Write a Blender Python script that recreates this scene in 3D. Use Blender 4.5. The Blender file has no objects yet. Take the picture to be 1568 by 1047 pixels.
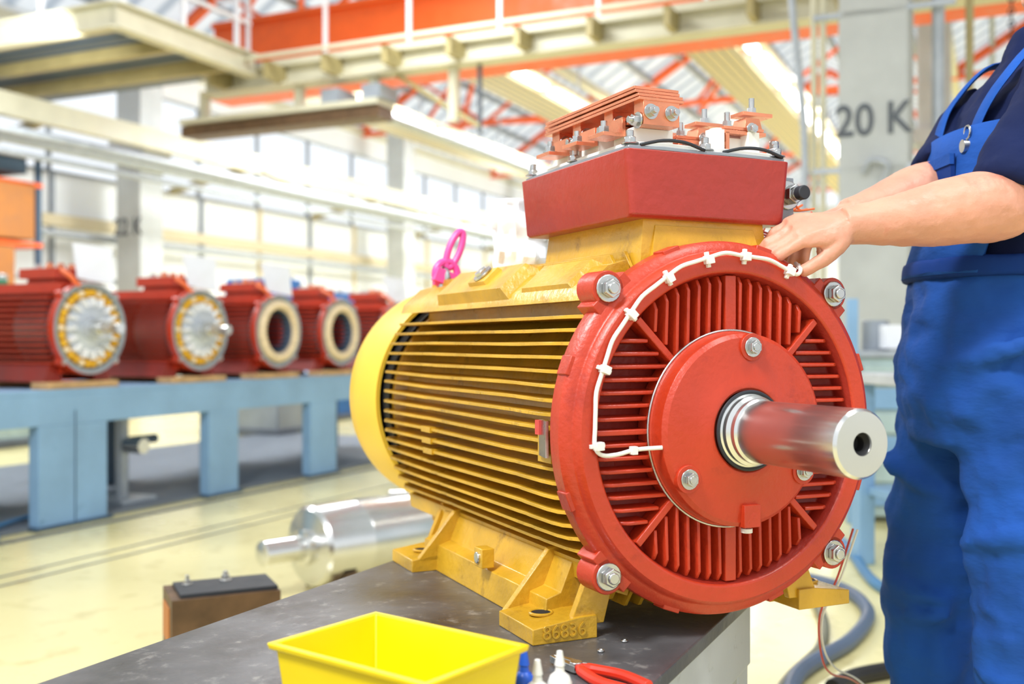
import bpy, bmesh, math, random
from mathutils import Vector, Matrix, Euler
random.seed(7)
rad=math.radians
sc=bpy.context.scene
sc.view_settings.view_transform='Standard'
sc.view_settings.look='None'
sc.view_settings.exposure=0.0

# ------------------------------------------------------------------ materials
def lin(r,g,b):
    f=lambda c:(c/255/12.92) if c/255<=.04045 else ((c/255+.055)/1.055)**2.4
    return (f(r),f(g),f(b),1)
def mat(name,col,rough=.5,metal=0,var=.12,scale=6,bump=0,bscale=60,coat=0,emit=0,spec=.5,wear=None,wth=.62,wscale=22,stretch=None,rvar=.22,bstretch=None):
    m=bpy.data.materials.new(name); m.use_nodes=True
    nt=m.node_tree; n=nt.nodes; L=nt.links
    p=n['Principled BSDF']
    p.inputs['Roughness'].default_value=rough
    p.inputs['Metallic'].default_value=metal
    p.inputs['Coat Weight'].default_value=coat
    p.inputs['Coat Roughness'].default_value=.15
    p.inputs['Specular IOR Level'].default_value=spec
    tc=n.new('ShaderNodeTexCoord')
    nz=n.new('ShaderNodeTexNoise'); nz.inputs['Scale'].default_value=scale; nz.inputs['Detail'].default_value=5
    vec=tc.outputs['Object']
    if stretch:
        mp=n.new('ShaderNodeMapping'); mp.inputs['Scale'].default_value=stretch; L.new(vec,mp.inputs['Vector']); vec=mp.outputs['Vector']
    L.new(vec,nz.inputs['Vector'])
    cr=n.new('ShaderNodeValToRGB')
    c=lin(*col)
    cr.color_ramp.elements[0].position=.3; cr.color_ramp.elements[1].position=.7
    cr.color_ramp.elements[0].color=tuple(max(0,x*(1-var)) for x in c[:3])+(1,)
    cr.color_ramp.elements[1].color=tuple(min(1,x*(1+var)) for x in c[:3])+(1,)
    L.new(nz.outputs['Fac'],cr.inputs['Fac'])
    outc=cr.outputs['Color']
    if rvar>0:
        mr=n.new('ShaderNodeMapRange'); mr.inputs['From Min'].default_value=.3; mr.inputs['From Max'].default_value=.7
        mr.inputs['To Min'].default_value=max(.02,rough*(1-rvar)); mr.inputs['To Max'].default_value=min(1,rough*(1+rvar))
        L.new(nz.outputs['Fac'],mr.inputs['Value']); L.new(mr.outputs['Result'],p.inputs['Roughness'])
    if wear:
        n3=n.new('ShaderNodeTexNoise'); n3.inputs['Scale'].default_value=wscale; n3.inputs['Detail'].default_value=8; n3.inputs['Roughness'].default_value=.7
        L.new(tc.outputs['Object'],n3.inputs['Vector'])
        r3=n.new('ShaderNodeValToRGB'); r3.color_ramp.elements[0].position=wth; r3.color_ramp.elements[1].position=wth+.12
        r3.color_ramp.elements[0].color=(0,0,0,1); r3.color_ramp.elements[1].color=(.7,.7,.7,1)
        L.new(n3.outputs['Fac'],r3.inputs['Fac'])
        mx=n.new('ShaderNodeMix'); mx.data_type='RGBA'
        L.new(r3.outputs['Color'],mx.inputs[0]); L.new(outc,mx.inputs[6]); mx.inputs[7].default_value=lin(*wear); outc=mx.outputs[2]
    L.new(outc,p.inputs['Base Color'])
    if bump>0:
        n2=n.new('ShaderNodeTexNoise'); n2.inputs['Scale'].default_value=bscale; n2.inputs['Detail'].default_value=4
        bv=tc.outputs['Object']
        if bstretch:
            mp2=n.new('ShaderNodeMapping'); mp2.inputs['Scale'].default_value=bstretch; mp2.inputs['Rotation'].default_value=(.3,.35,.2); L.new(bv,mp2.inputs['Vector']); bv=mp2.outputs['Vector']
        L.new(bv,n2.inputs['Vector'])
        b=n.new('ShaderNodeBump'); b.inputs['Strength'].default_value=bump; b.inputs['Distance'].default_value=.01
        L.new(n2.outputs['Fac'],b.inputs['Height']); L.new(b.outputs['Normal'],p.inputs['Normal'])
    if emit>0:
        p.inputs['Emission Color'].default_value=c; p.inputs['Emission Strength'].default_value=emit
    return m
M={}
def mk(k,*a,**kw): M[k]=mat(k,*a,**kw)
mk('paint_mustard',(212,164,42),rough=.32,var=.2,scale=9,bump=.16,bscale=80,coat=.25,wear=(142,100,28),wth=.58,wscale=16)
mk('paint_cowl_yellow',(244,200,62),rough=.42,var=.05,scale=3,coat=.05)
mk('paint_red',(190,56,26),rough=.40,var=.10,scale=7,bump=.14,bscale=110,coat=.1,wear=(158,40,22),wth=.56,wscale=10)
mk('paint_red_dark',(150,38,24),rough=.44,var=.14,scale=9,bump=.14,bscale=110,coat=.06)
mk('paint_box_red',(166,46,34),rough=.38,var=.08,scale=5,bump=.2,bscale=50,coat=.2)
mk('machined_steel',(216,216,214),rough=.22,metal=.95,var=.03,scale=14,rvar=0)
mk('zinc_bolt',(196,196,194),rough=.28,metal=1,var=.1,scale=40)
mk('copper',(236,150,114),rough=.28,metal=.75,var=.14,scale=20)
mk('black_void',(22,22,24),rough=.7,var=.1)  # flat black that paints the shade inside holes, bores and gaps
mk('rubber_dark',(40,44,50),rough=.55)
mk('plate_grey',(150,157,165),rough=.4,metal=.3,var=.08)
mk('plastic_white',(236,234,226),rough=.4,var=.03)
mk('paper_white',(242,244,248),rough=.7,var=.02)
mk('plastic_pink',(236,80,160),rough=.35,var=.04)
mk('plastic_yellow',(250,218,8),rough=.34,var=.04,coat=.1)
mk('table_top_steel',(92,92,94),rough=.34,metal=.25,var=.45,scale=7,bump=.12,bscale=30,wear=(156,154,148),wth=.57,wscale=28)
mk('table_frame_grey',(190,194,198),rough=.5,var=.1,wear=(140,140,140),wth=.6)
mk('bench_blue',(134,172,206),rough=.45,var=.12,scale=3,wear=(100,136,168),wth=.6,wscale=6)
mk('bench_blue_dark',(60,84,106),rough=.5,var=.12,scale=3)
mk('wood_block',(204,164,112),rough=.7,var=.2,scale=12)
mk('winding_yellow',(236,176,36),rough=.5,var=.3,scale=40)
mk('winding_cream',(236,214,176),rough=.6,var=.2,scale=40)
mk('cast_alu',(204,210,218),rough=.35,metal=.5,var=.1)
mk('concrete_col',(192,196,196),rough=.8,var=.08,scale=3,bump=.1,bscale=20)
mk('text_grey',(96,102,110),rough=.8)
mk('steel_beige',(208,204,180),rough=.5,var=.08,scale=3)
mk('steel_olive',(168,154,106),rough=.5,var=.1,scale=3)
mk('grating_grey',(112,120,130),rough=.6,var=.15,scale=8)
mk('crane_orange',(244,100,26),rough=.45,var=.05)
mk('truss_orange',(234,100,46),rough=.6,var=.06)
mk('wall_white',(236,239,242),rough=.8,var=.03,scale=1)
mk('wall_cream',(218,204,170),rough=.8,var=.04,scale=1)
mk('trim_grey',(146,154,164),rough=.6)
mk('pipe_grey',(172,179,187),rough=.4,metal=.2)
mk('lamp_tube',(250,252,255),emit=8)
mk('trough_beige',(212,198,164),rough=.6,var=.04)
mk('cardboard',(178,116,62),rough=.8,var=.1)
mk('machine_blue',(34,104,176),rough=.4)
mk('machine_green',(34,116,80),rough=.5)
mk('cabinet_green',(172,192,190),rough=.5)
mk('hose_blue',(60,120,165),rough=.4)
mk('hose_grey',(80,96,120),rough=.45)
mk('hose_olive',(120,118,98),rough=.5)
mk('wire_red',(206,70,64),rough=.4)
mk('wire_orange',(236,110,50),rough=.4)
mk('plier_red',(230,54,30),rough=.35)
mk('plastic_blue',(30,90,200),rough=.35)
mk('brown_steel',(96,72,48),rough=.5,var=.3,scale=15,metal=.2)
mk('overall_blue',(34,80,158),rough=.85,var=.22,scale=5,bump=.8,bscale=9,spec=.15,bstretch=(1,1,2.2))
mk('overall_seam',(22,56,124),rough=.85,spec=.15)
mk('shirt_navy',(24,34,70),rough=.9,var=.15,scale=5,bump=.6,bscale=12,spec=.15)
mk('skin',(216,154,128),rough=.5,var=.10,scale=11,bump=.22,bscale=55,wear=(208,126,104),wth=.55,wscale=9)
mk('nail',(232,182,166),rough=.3)
mk('hair_brown',(60,42,30),rough=.6,bump=.4,bscale=80)
mk('eye_white',(235,235,232),rough=.2)
mk('leather_black',(24,22,22),rough=.45)
sk=M['skin'].node_tree.nodes['Principled BSDF']
sk.inputs['Subsurface Weight'].default_value=.12; sk.inputs['Subsurface Scale'].default_value=.012; sk.inputs['Subsurface Radius'].default_value=(1,.4,.25)

def floor_material():
    m=mat('floor_epoxy',(238,226,166),rough=.25,var=.06,scale=.8,coat=.15)
    nt=m.node_tree;n=nt.nodes;L=nt.links;p=n['Principled BSDF']
    tc=n.new('ShaderNodeTexCoord');nz=n.new('ShaderNodeTexNoise');nz.inputs['Scale'].default_value=7;nz.inputs['Detail'].default_value=8
    L.new(tc.outputs['Object'],nz.inputs['Vector'])
    cr=n.new('ShaderNodeValToRGB');cr.color_ramp.elements[0].position=.56;cr.color_ramp.elements[1].position=.74
    cr.color_ramp.elements[0].color=(0,0,0,1);cr.color_ramp.elements[1].color=(.6,.6,.6,1)
    L.new(nz.outputs['Fac'],cr.inputs['Fac'])
    mx=n.new('ShaderNodeMix');mx.data_type='RGBA'
    src=p.inputs['Base Color'].links[0].from_socket
    L.new(cr.outputs['Color'],mx.inputs[0]);L.new(src,mx.inputs[6]);mx.inputs[7].default_value=lin(196,178,118)
    L.new(mx.outputs[2],p.inputs['Base Color'])
    return m
M['floor_epoxy']=floor_material()
def roof_material():
    m=bpy.data.materials.new('roof_translucent');m.use_nodes=True
    nt=m.node_tree;n=nt.nodes;L=nt.links
    out=n['Material Output'];n.remove(n['Principled BSDF'])
    d=n.new('ShaderNodeBsdfDiffuse');t=n.new('ShaderNodeBsdfTranslucent');mx=n.new('ShaderNodeMixShader')
    tc=n.new('ShaderNodeTexCoord');w=n.new('ShaderNodeTexWave');w.bands_direction='X';w.inputs['Scale'].default_value=.45
    L.new(tc.outputs['Object'],w.inputs['Vector'])
    cr=n.new('ShaderNodeValToRGB');cr.color_ramp.elements[0].color=(.46,.52,.60,1);cr.color_ramp.elements[1].color=(.88,.91,.95,1)
    cr.color_ramp.elements[1].position=.5
    L.new(w.outputs['Fac'],cr.inputs['Fac'])
    L.new(cr.outputs['Color'],d.inputs['Color']);L.new(cr.outputs['Color'],t.inputs['Color'])
    mx.inputs[0].default_value=.65
    L.new(d.outputs[0],mx.inputs[1]);L.new(t.outputs[0],mx.inputs[2]);L.new(mx.outputs[0],out.inputs['Surface'])
    return m
M['roof_translucent']=roof_material()

# ------------------------------------------------------------------ mesh builder
class B:
    def __init__(s): s.bm=bmesh.new(); s.mats=[]
    def mi(s,m):
        if m not in s.mats: s.mats.append(m)
        return s.mats.index(m)
    def poly(s,pts,faces,m):
        vs=[s.bm.verts.new(Vector(p)) for p in pts]; k=s.mi(m)
        for f in faces:
            try:
                fc=s.bm.faces.new([vs[i] for i in f]); fc.material_index=k
            except ValueError: pass
        return vs
    def box(s,c,d,m,R=None,top=(1,1)):
        x,y,z=[v/2 for v in d]; pts=[]
        for k,(sx,sy) in ((-1,(1,1)),(1,top)):
            for a,b in ((-1,-1),(1,-1),(1,1),(-1,1)):
                v=Vector((a*x*sx,b*y*sy,k*z))
                if R is not None: v=R@v
                pts.append(v+Vector(c))
        s.poly(pts,[(3,2,1,0),(4,5,6,7),(0,1,5,4),(1,2,6,5),(2,3,7,6),(3,0,4,7)],m)
    def prism(s,pts,vec,m):
        n=len(pts); vec=Vector(vec)
        a=[Vector(p) for p in pts]; b=[p+vec for p in a]
        s.poly(a+b,[tuple(range(n))[::-1],tuple(range(n,2*n))]+[(i,(i+1)%n,n+(i+1)%n,n+i) for i in range(n)],m)
    def cyl(s,p0,p1,r,m,r1=None,seg=20,roll=0):
        s.tube([p0,p1],[r,r if r1 is None else r1],m,seg,roll)
    def bar(s,p0,p1,w,m): s.cyl(p0,p1,w*.707,m,seg=4,roll=math.pi/4)
    def tube(s,pts,r,m,seg=12,roll=0,flat=None,side=None):
        pts=[Vector(p) for p in pts]; n=len(pts)
        if not isinstance(r,(list,tuple)): r=[r]*n
        t=(pts[1]-pts[0]).normalized()
        ref=Vector(side) if side is not None else (Vector((0,0,1)) if abs(t.z)<.95 else Vector((1,0,0)))
        rings=[];prev=None
        for i in range(n):
            if i==0: t=pts[1]-pts[0]
            elif i==n-1: t=pts[-1]-pts[-2]
            else: t=(pts[i+1]-pts[i]).normalized()+(pts[i]-pts[i-1]).normalized()
            if t.length<1e-9: t=Vector((0,0,1))
            t.normalize()
            if prev is None: u=ref-ref.dot(t)*t
            else: u=prev-prev.dot(t)*t
            u.normalize();prev=u;v=t.cross(u)
            fl=1 if flat is None else flat[i]
            rings.append([pts[i]+r[i]*(math.cos(roll+2*math.pi*k/seg)*u+fl*math.sin(roll+2*math.pi*k/seg)*v) for k in range(seg)])
        s.rings(rings,m)
    def rings(s,rings,m,cap=True,mlist=None,closed=True):
        seg=len(rings[0]);k=s.mi(m)
        vr=[[s.bm.verts.new(p) for p in rg] for rg in rings]
        for i in range(len(vr)-1):
            kk=s.mi(mlist[i]) if mlist else k
            for j in range(seg if closed else seg-1):
                f=s.bm.faces.new((vr[i][j],vr[i][(j+1)%seg],vr[i+1][(j+1)%seg],vr[i+1][j])); f.material_index=kk
        if cap:
            s.bm.faces.new(vr[0][::-1]).material_index=s.mi(mlist[0]) if mlist else k
            s.bm.faces.new(vr[-1]).material_index=s.mi(mlist[-1]) if mlist else k
    def lathe(s,prof,m,seg=64,c=(0,0,0),cap=True,mlist=None):
        c=Vector(c)
        s.rings([[c+Vector((r*math.cos(2*math.pi*k/seg),t,r*math.sin(2*math.pi*k/seg))) for k in range(seg)] for r,t in prof],m,cap,mlist)
    def sph(s,c,r,m,R=None,u=16,v=10):
        if not isinstance(r,(list,tuple)): r=(r,r,r)
        Mx=Matrix.Translation(Vector(c))@(R.to_4x4() if R is not None else Matrix())@Matrix.Diagonal((*r,1))
        g=bmesh.ops.create_uvsphere(s.bm,u_segments=u,v_segments=v,radius=1,matrix=Mx)
        k=s.mi(m); st=set()
        for vv in g['verts']:
            for f in vv.link_faces: st.add(f)
        for f in st: f.material_index=k
    def torus(s,c,R,r,m,seg=48,s2=10,a0=0,a1=2*math.pi,ax='Y'):
        full=abs(a1-a0-2*math.pi)<1e-6
        pts=[]
        for i in range(seg+(0 if full else 1)):
            a=a0+(a1-a0)*i/seg
            ring=[]
            for j in range(s2):
                b=2*math.pi*j/s2; q=R+r*math.cos(b); w=r*math.sin(b)
                p=(q*math.cos(a),w,q*math.sin(a)) if ax=='Y' else ((q*math.cos(a),q*math.sin(a),w) if ax=='Z' else (w,q*math.cos(a),q*math.sin(a)))
                ring.append(Vector(c)+Vector(p))
            pts.append(ring)
        if full: pts.append([p.copy() for p in pts[0]])
        s.rings(pts,m,cap=not full)
    def bolt(s,c,d,r,m='zinc_bolt',h=None,stub=0):
        c=Vector(c);d=Vector(d).normalized();h=h or r*1.1
        s.cyl(c,c+d*r*.25,r*1.45,m,seg=20)
        s.cyl(c+d*r*.25,c+d*(r*.25+h),r,m,seg=6)
        s.cyl(c+d*(r*.25+h),c+d*(r*.3+h+stub),r*.6,m,seg=14)
    def finish(s,name,parent=None,loc=(0,0,0),rz=0,bevel=0,ang=35,bseg=2):
        bmesh.ops.recalc_face_normals(s.bm,faces=s.bm.faces)
        me=bpy.data.meshes.new(name); s.bm.to_mesh(me); s.bm.free()
        for k in s.mats: me.materials.append(M[k])
        me.shade_smooth(); me.set_sharp_from_angle(angle=rad(ang))
        o=bpy.data.objects.new(name,me); sc.collection.objects.link(o)
        o.location=loc; o.rotation_euler=(0,0,rz)
        if parent is not None: o.parent=parent
        if bevel:
            b=o.modifiers.new('bevel','BEVEL'); b.width=bevel; b.segments=bseg; b.limit_method='ANGLE'; b.angle_limit=rad(40); b.use_clamp_overlap=True
            b.harden_normals=False
        return o
def empty(name,loc=(0,0,0),rz=0,parent=None):
    e=bpy.data.objects.new(name,None); sc.collection.objects.link(e); e.location=loc; e.rotation_euler=(0,0,rz); e.empty_display_size=.1
    if parent: e.parent=parent
    return e
def text(name,body,size,loc,rot,m,parent=None,ext=.001):
    c=bpy.data.curves.new(name,'FONT'); c.body=body; c.size=size; c.extrude=ext; c.align_x='CENTER'; c.align_y='CENTER'
    c.materials.append(M[m]); o=bpy.data.objects.new(name,c); sc.collection.objects.link(o); o.location=loc; o.rotation_euler=rot
    if parent: o.parent=parent
    return o
def smooth_pts(pts,n=6):
    P=[Vector(p) for p in pts]; P=[P[0]*2-P[1]]+P+[P[-1]*2-P[-2]]; out=[]
    for i in range(1,len(P)-2):
        for k in range(n):
            t=k/n; a,b,c,d=P[i-1:i+3]
            out.append(.5*((2*b)+(c-a)*t+(2*a-5*b+4*c-d)*t*t+(3*b-a-3*c+d)*t**3))
    out.append(P[-2]); return out

# ------------------------------------------------------------------ camera
CAMH=1.05
cd=bpy.data.cameras.new('camera'); cam=bpy.data.objects.new('camera',cd); sc.collection.objects.link(cam)
cam.location=(0,0,CAMH); cam.rotation_euler=(rad(90),0,0)
cd.sensor_width=36; cd.lens=36.73; cd.clip_end=300
cd.dof.use_dof=True; cd.dof.focus_distance=1.64; cd.dof.aperture_fstop=2.9
sc.camera=cam

# ================================================================== MAIN MOTOR
ML=(.3396,1.617,.9166); MR=rad(24.65)
motor=empty('electric_motor',ML,MR)
def fin_x(z,R=.272,n=2.6):
    a=min(abs(z)/R,.999); return R*(1-a**n)**(1/n)
b=B(); Y='paint_mustard'
b.lathe([(.20,.05),(.262,.055),(.264,.07),(.258,.082),(.222,.085),(.222,.90),(.245,.915),(.245,.935),(.20,.94)],Y,seg=72)
for side in (-1,1):
    z=-.232
    i=0
    while z<.186:
        xo=fin_x(z); xi=.16
        T0=.074; T1=.935
        th=.0040; tt=.0026
        out=[(xi,T0),(xo-.018,T0),(xo-.004,T0+.02),(xo,T0+.05),(xo,.20),(xo-.0015,.22),(xo,.24),(xo,.60),(xo-.002,.62),(xo,.64),(xo,T1-.03),(xo-.012,T1),(xi,T1)]
        pts=[]
        for k in (-1,1):
            for (x,t) in out:
                h=th+(tt-th)*(x-xi)/(xo-xi)
                pts.append((side*x,t,z+k*h+.0012*math.sin(t*11+i*.8)*(x-xi)/.1))
        n=len(out)
        b.poly(pts,[tuple(range(n))[::-1],tuple(range(n,2*n))]+[(j,(j+1)%n,n+(j+1)%n,n+j) for j in range(n)],Y)
        z+=.0213; i+=1
    for zz in (-.04,-.062,-.083):
        b.box((side*(fin_x(zz)-.012),.63,zz),(.03,.05,.011),Y)
    b.box((side*(fin_x(-.03)-.022),.098,-.025),(.05,.045,.05),Y)
for sz in (-1,1):
    x=-.156
    while x<.157:
        zo=.277 if sz>0 else .285
        zo=min(zo,math.sqrt(.312**2-x*x))
        b.prism([(x-.003,.078,sz*.17),(x-.003,.078,sz*(zo-.03)),(x-.003,.10,sz*(zo)),(x-.003,.90,sz*zo),(x-.003,.93,sz*.17)],(.006,0,0),Y)
        x+=.026
for side in (-1,1):
    b.prism([(side*.20,.078,.200),(side*.222,.078,.197),(side*.214,.078,.217),(side*.175,.078,.252),(side*.14,.078,.262),(side*.12,.078,.2)],(0,.86,0),Y)
    b.prism([(side*.20,.078,-.24),(side*.205,.078,-.21),(side*.12,.078,-.2),(side*.14,.078,-.262)],(0,.85,0),Y)
    R=Matrix.Rotation(side*rad(42),3,'Y')
    b.box((side*.193,.53,.243),(.085,.36,.026),Y,R=R,top=(.8,.88))
    b.box((side*.198,.50,.252),(.05,.09,.022),Y,R=R,top=(.8,.85))
    b.box((side*.188,.22,.240),(.07,.20,.016),Y,R=R,top=(.85,.85))
    d=Vector((side*.67,0,.74)); b.bolt(Vector((side*.205,.50,.262)),d,.014,m='zinc_bolt',h=.006)
b.box((0,.235,.288),(.25,.34,.085),Y,top=(.92,.96))
b.box((.0,.09,.292),(.21,.06,.05),Y,top=(.9,.7))
b.box((-.03,.62,.27),(.16,.24,.03),Y,top=(.9,.9))
fr=b.finish('finned_frame',motor,bevel=.0014,bseg=2)
b=B()
for side in (-1,1):
    s=side
    b.prism([(s*.255,.14,-.32),(s*.185,.14,-.32),(s*.13,.14,-.225),(s*.16,.14,-.20),(s*.205,.14,-.215),(s*.225,.14,-.262),(s*.25,.14,-.27)],(0,.56,0),Y)
    for t0 in (.075,.62):
        b.prism([(s*.305,t0,-.32),(s*.195,t0,-.32),(s*.195,t0,-.285),(s*.225,t0,-.285),(s*.305,t0,-.296)],(0,.125,0),Y)
        for tt in (t0+(.006 if t0<.3 else .0),t0+(.125 if t0<.3 else .105)):
            b.prism([(s*.295,tt,-.30),(s*.19,tt,-.30),(s*.15,tt,-.19),(s*.215,tt,-.205)] if tt>t0+.05 and t0<.3 or (t0>.3 and tt==t0) else [(s*.24,tt,-.30),(s*.18,tt,-.30),(s*.15,tt,-.19),(s*.20,tt,-.205)],(0,.014,0),Y)
        b.cyl((s*.262,t0+.06,-.298),(s*.262,t0+.06,-.2875),.0155,'black_void',seg=24)
        b.torus((s*.262,t0+.06,-.2885),.0175,.003,Y,ax='Z',seg=28,s2=6)
    b.box((s*.258,.37,-.246),(.024,.035,.034),Y); b.cyl((s*.268,.37,-.246),(s*.274,.37,-.246),.01,'machined_steel')
b.finish('feet',motor,bevel=.003,bseg=2)
text('casting_number','86836',.030,(-.252,.0738,-.304),(rad(90),0,0),'paint_mustard',motor,.0008)
b=B(); C='paint_cowl_yellow'
b.lathe([(.262,.968),(.272,.966),(.274,.975),(.276,1.12),(.273,1.18),(.262,1.20),(.235,1.212),(.10,1.215),(.10,1.208),(.225,1.203),(.25,1.19),(.262,1.12),(.262,.968)],C,seg=96,cap=False)
for i in range(7): b.torus((0,1.212,0),.012+.03*i*.55+.008,.003,'black_void',seg=40,s2=6)
b.finish('fan_cowl',motor)
b=B(); b.lathe([(.10,.93),(.252,.932),(.252,.99),(.235,1.0),(.235,1.15),(.1,1.16)],'black_void',seg=64)  # black drum put in for the shade in the frame-to-cowl gap
b.finish('cowl_gap_shade',motor)
b=B(); Rd='paint_red'
b.lathe([(.10,.034),(.222,.034),(.232,.030),(.240,-.002),(.243,-.005),(.266,-.005),(.270,-.002),(.274,.008),(.286,.013),(.291,.020),(.291,.046),(.286,.056),(.20,.058)],Rd,seg=128,
   mlist=['paint_red_dark']*3+[Rd]*9)
ri,ro=.135,.2365
def chord(c,r): return math.sqrt(max(r*r-c*c,0))
for sgn in (-1,1):
    for kk in range(-8,9):
        c=kk*.0193
        lo=max(chord(c,ri) if abs(c)<ri else 0,abs(c)+.013); hi=chord(c,ro)
        if hi-lo>.012 and kk!=0:
            w=.0036
            for typ in (0,1):
                n0=[(lo,.034),(lo,.004),(hi-.012,.001),(hi,.009),(hi,.034)]
                out=[]
                for sd in (-1,1):
                    for r,t in n0:
                        ww=(w*1.45 if t>.03 else w*.75)*sd
                        out.append((c+ww,t,sgn*r) if typ==0 else (sgn*r,t,c+ww))
                b.poly(out,[(4,3,2,1,0),(5,6,7,8,9)]+[(j,(j+1)%5,5+(j+1)%5,5+j) for j in range(5)],Rd)
for k in range(8):
    a=rad(45*k); w=.0055 if k%2 else .010
    d=Vector((math.cos(a),0,math.sin(a)));n=Vector((-math.sin(a),0,math.cos(a)))
    if k in (0,4): w=.004
    pts=[d*ri+Vector((0,.034,0))-n*w,d*ri+Vector((0,.001,0))-n*w,d*ro+Vector((0,.001,0))-n*w,d*ro+Vector((0,.034,0))-n*w]
    b.prism(pts,n*2*w,Rd)
for k in (45,135,225,315):
    a=rad(k); d=Vector((math.cos(a),0,math.sin(a)))
    c=d*.300
    b.cyl(c+Vector((0,.012,0)),c+Vector((0,.062,0)),.027,Rd,seg=28)
    R=Matrix.Rotation(-a,3,'Y')
    b.box(d*.275+Vector((0,.037,0)),(.05,.05,.075),Rd,R=R)
    b.bolt(c+Vector((0,.012,0)),(0,-1,0),.0145,h=.012,stub=.003)
for a in (20,75,110,160,200,250,290,340):
    a=rad(a); d=Vector((math.cos(a),0,math.sin(a))); b.box(d*.288+Vector((0,.03,0)),(.012,.03,.03),Rd,R=Matrix.Rotation(-a,3,'Y'))
b.finish('end_shield',motor,bevel=.0016,bseg=2)
b=B()
b.lathe([(.060,-.012),(.060,-.040),(.064,-.044),(.072,-.044),(.078,-.041),(.118,-.038),(.140,-.036),(.147,-.030),(.148,-.004),(.150,-.003),(.150,.03)],Rd,seg=96,cap=False)
for k in (86,213,328):
    a=rad(k); c=Vector((.126*math.cos(a),0,.126*math.sin(a)))
    b.cyl(c+Vector((0,-.02,0)),c+Vector((0,-.041,0)),.021,Rd,seg=28); b.bolt(c+Vector((0,-.041,0)),(0,-1,0),.0105,h=.008,stub=.001)
b.box((0.006,-.036,-.130),(.03,.018,.034),Rd)
b.cyl((.006,-.03,-.150),(.006,-.03,-.157),.009,'plastic_white')
b.torus((0,.0,0),.1515,.0022,'zinc_bolt',seg=90,s2=8)
b.finish('bearing_cap',motor,bevel=.0015,bseg=2)
b=B(); S='machined_steel'
b.lathe([(.0005,-.262),(.010,-.262),(.010,-.273),(.015,-.279),(.0155,-.281),(.043,-.281),(.0465,-.277),(.0465,-.078),(.0455,-.075),(.049,-.072),(.049,-.064),(.0475,-.062),(.053,-.058),(.053,-.05),(.056,-.048),(.057,-.01),(.03,.0)],S,seg=96,
  mlist=['black_void']*3+[S]*14)
b.torus((0,-.047,0),.0585,.0028,'rubber_dark',seg=64,s2=8)
b.finish('shaft',motor)
b=B(); path=[]
for a in range(64,186,6):
    r=.270-.024*max(0,(a-90)/96)
    if a<90: r=.268
    path.append(((r+.0015*math.sin(a*.35))*math.cos(rad(a)),-.011,(r+.0015*math.sin(a*.35))*math.sin(rad(a))))
path+=[(-.236,-.012,-.030),(-.21,-.012,-.030),(-.18,-.014,-.024),(-.145,-.03,-.021)]
path=[(.15,.03,.262),(.135,.0,.250)]+path
b.tube(smooth_pts(path,4),.0034,'plastic_white',seg=8)
for a in (67,86,101,118,137,158,184):
    r=.270-.024*max(0,(a-90)/96); d=Vector((math.cos(rad(a)),0,math.sin(rad(a)))); R=Matrix.Rotation(-rad(a),3,'Y')
    b.box(d*(r-.004)+Vector((0,-.012,0)),(.013,.014,.012),'plastic_white',R=R); b.box(d*(r-.004)+Vector((0,-.008,0)),(.024,.006,.006),'plastic_white',R=R)
b.box((-.185,-.015,-.025),(.01,.01,.012),'plastic_white')
b.finish('sensor_cable',motor,bevel=.0006,bseg=1)
b=B(); b.box((-.282,.085,-.012),(.005,.045,.055),'zinc_bolt',R=Matrix.Rotation(rad(-14),3,'Z')); b.box((-.284,.098,.004),(.006,.014,.022),'wire_red'); b.finish('earth_tag',motor)
b=B(); X='paint_box_red'
def tbox(z0,z1,h0,h1,t0,t1,m,o0=.0,rr=.012):
    rgs=[]
    for z,h,o in ((z0,h0,.010),(z0+.005,h0+.003,.005),(z1,h1,0)):
        ring=[];x0,x1,y0,y1=-h,h,t0+o,t1-o
        for cx,cy,a0 in ((x1-rr,y1-rr,0),(x0+rr,y1-rr,90),(x0+rr,y0+rr,180),(x1-rr,y0+rr,270)):
            for k in range(6): a=rad(a0+18*k); ring.append(Vector((cx+rr*math.cos(a),cy+rr*math.sin(a),z)))
        rgs.append(ring)
    b.rings(rgs,m)
tbox(.326,.431,.146,.157,.05,.437,X)
b.finish('terminal_box',motor,bevel=.0015)
b=B(); G='plate_grey'
pts=[(-.150,.058),(-.09,.05),(-.02,.056),(.05,.05),(.12,.056),(.150,.058),(.153,.25),(.148,.43),(-.148,.43),(-.153,.25)]
b.prism([(x,y,.431) for x,y in pts],(0,0,.006),G)
b.prism([(x*.94,.012+y*.95,.437) for x,y in pts],(0,0,.008),'plastic_white')
for x0 in (-.07,.085):
    b.tube(smooth_pts([(x0-.06,.056,.438),(x0-.02,.053,.447),(x0+.02,.053,.447),(x0+.06,.056,.438)],4),.003,'rubber_dark',seg=8)
for x,y in ((-.14,.07),(.14,.07),(-.14,.415),(.14,.415),(.0,.07),(-.14,.25)):
    b.bolt((x,y,.440),(0,0,1),.010,h=.009,stub=.01)
Wm='plastic_white'
for t0 in (.12,.23,.34):
    b.box((-.085,t0,.455),(.075,.06,.035),Wm); b.box((.075,t0,.455),(.07,.05,.034),Wm)
for t0,xx in ((.10,.045),(.155,.075),(.24,.02)):
    b.cyl((xx,t0,.44),(xx,t0,.485),.013,Wm,seg=16); b.cyl((xx,t0,.455),(xx,t0,.462),.017,Wm,seg=16)
b.finish('lid_and_insulators',motor,bevel=.001,bseg=1)
b=B(); K='copper'
for i in range(4):
    z=.512+i*.0068
    b.box((-.088+.002*(i%2),.225+.003*i,z),(.082,.33-.006*i,.0045),K)
for i in range(3):
    b.box((-.09,.21,.474+i*.0066),(.07,.20+.02*i,.0045),K)
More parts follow.
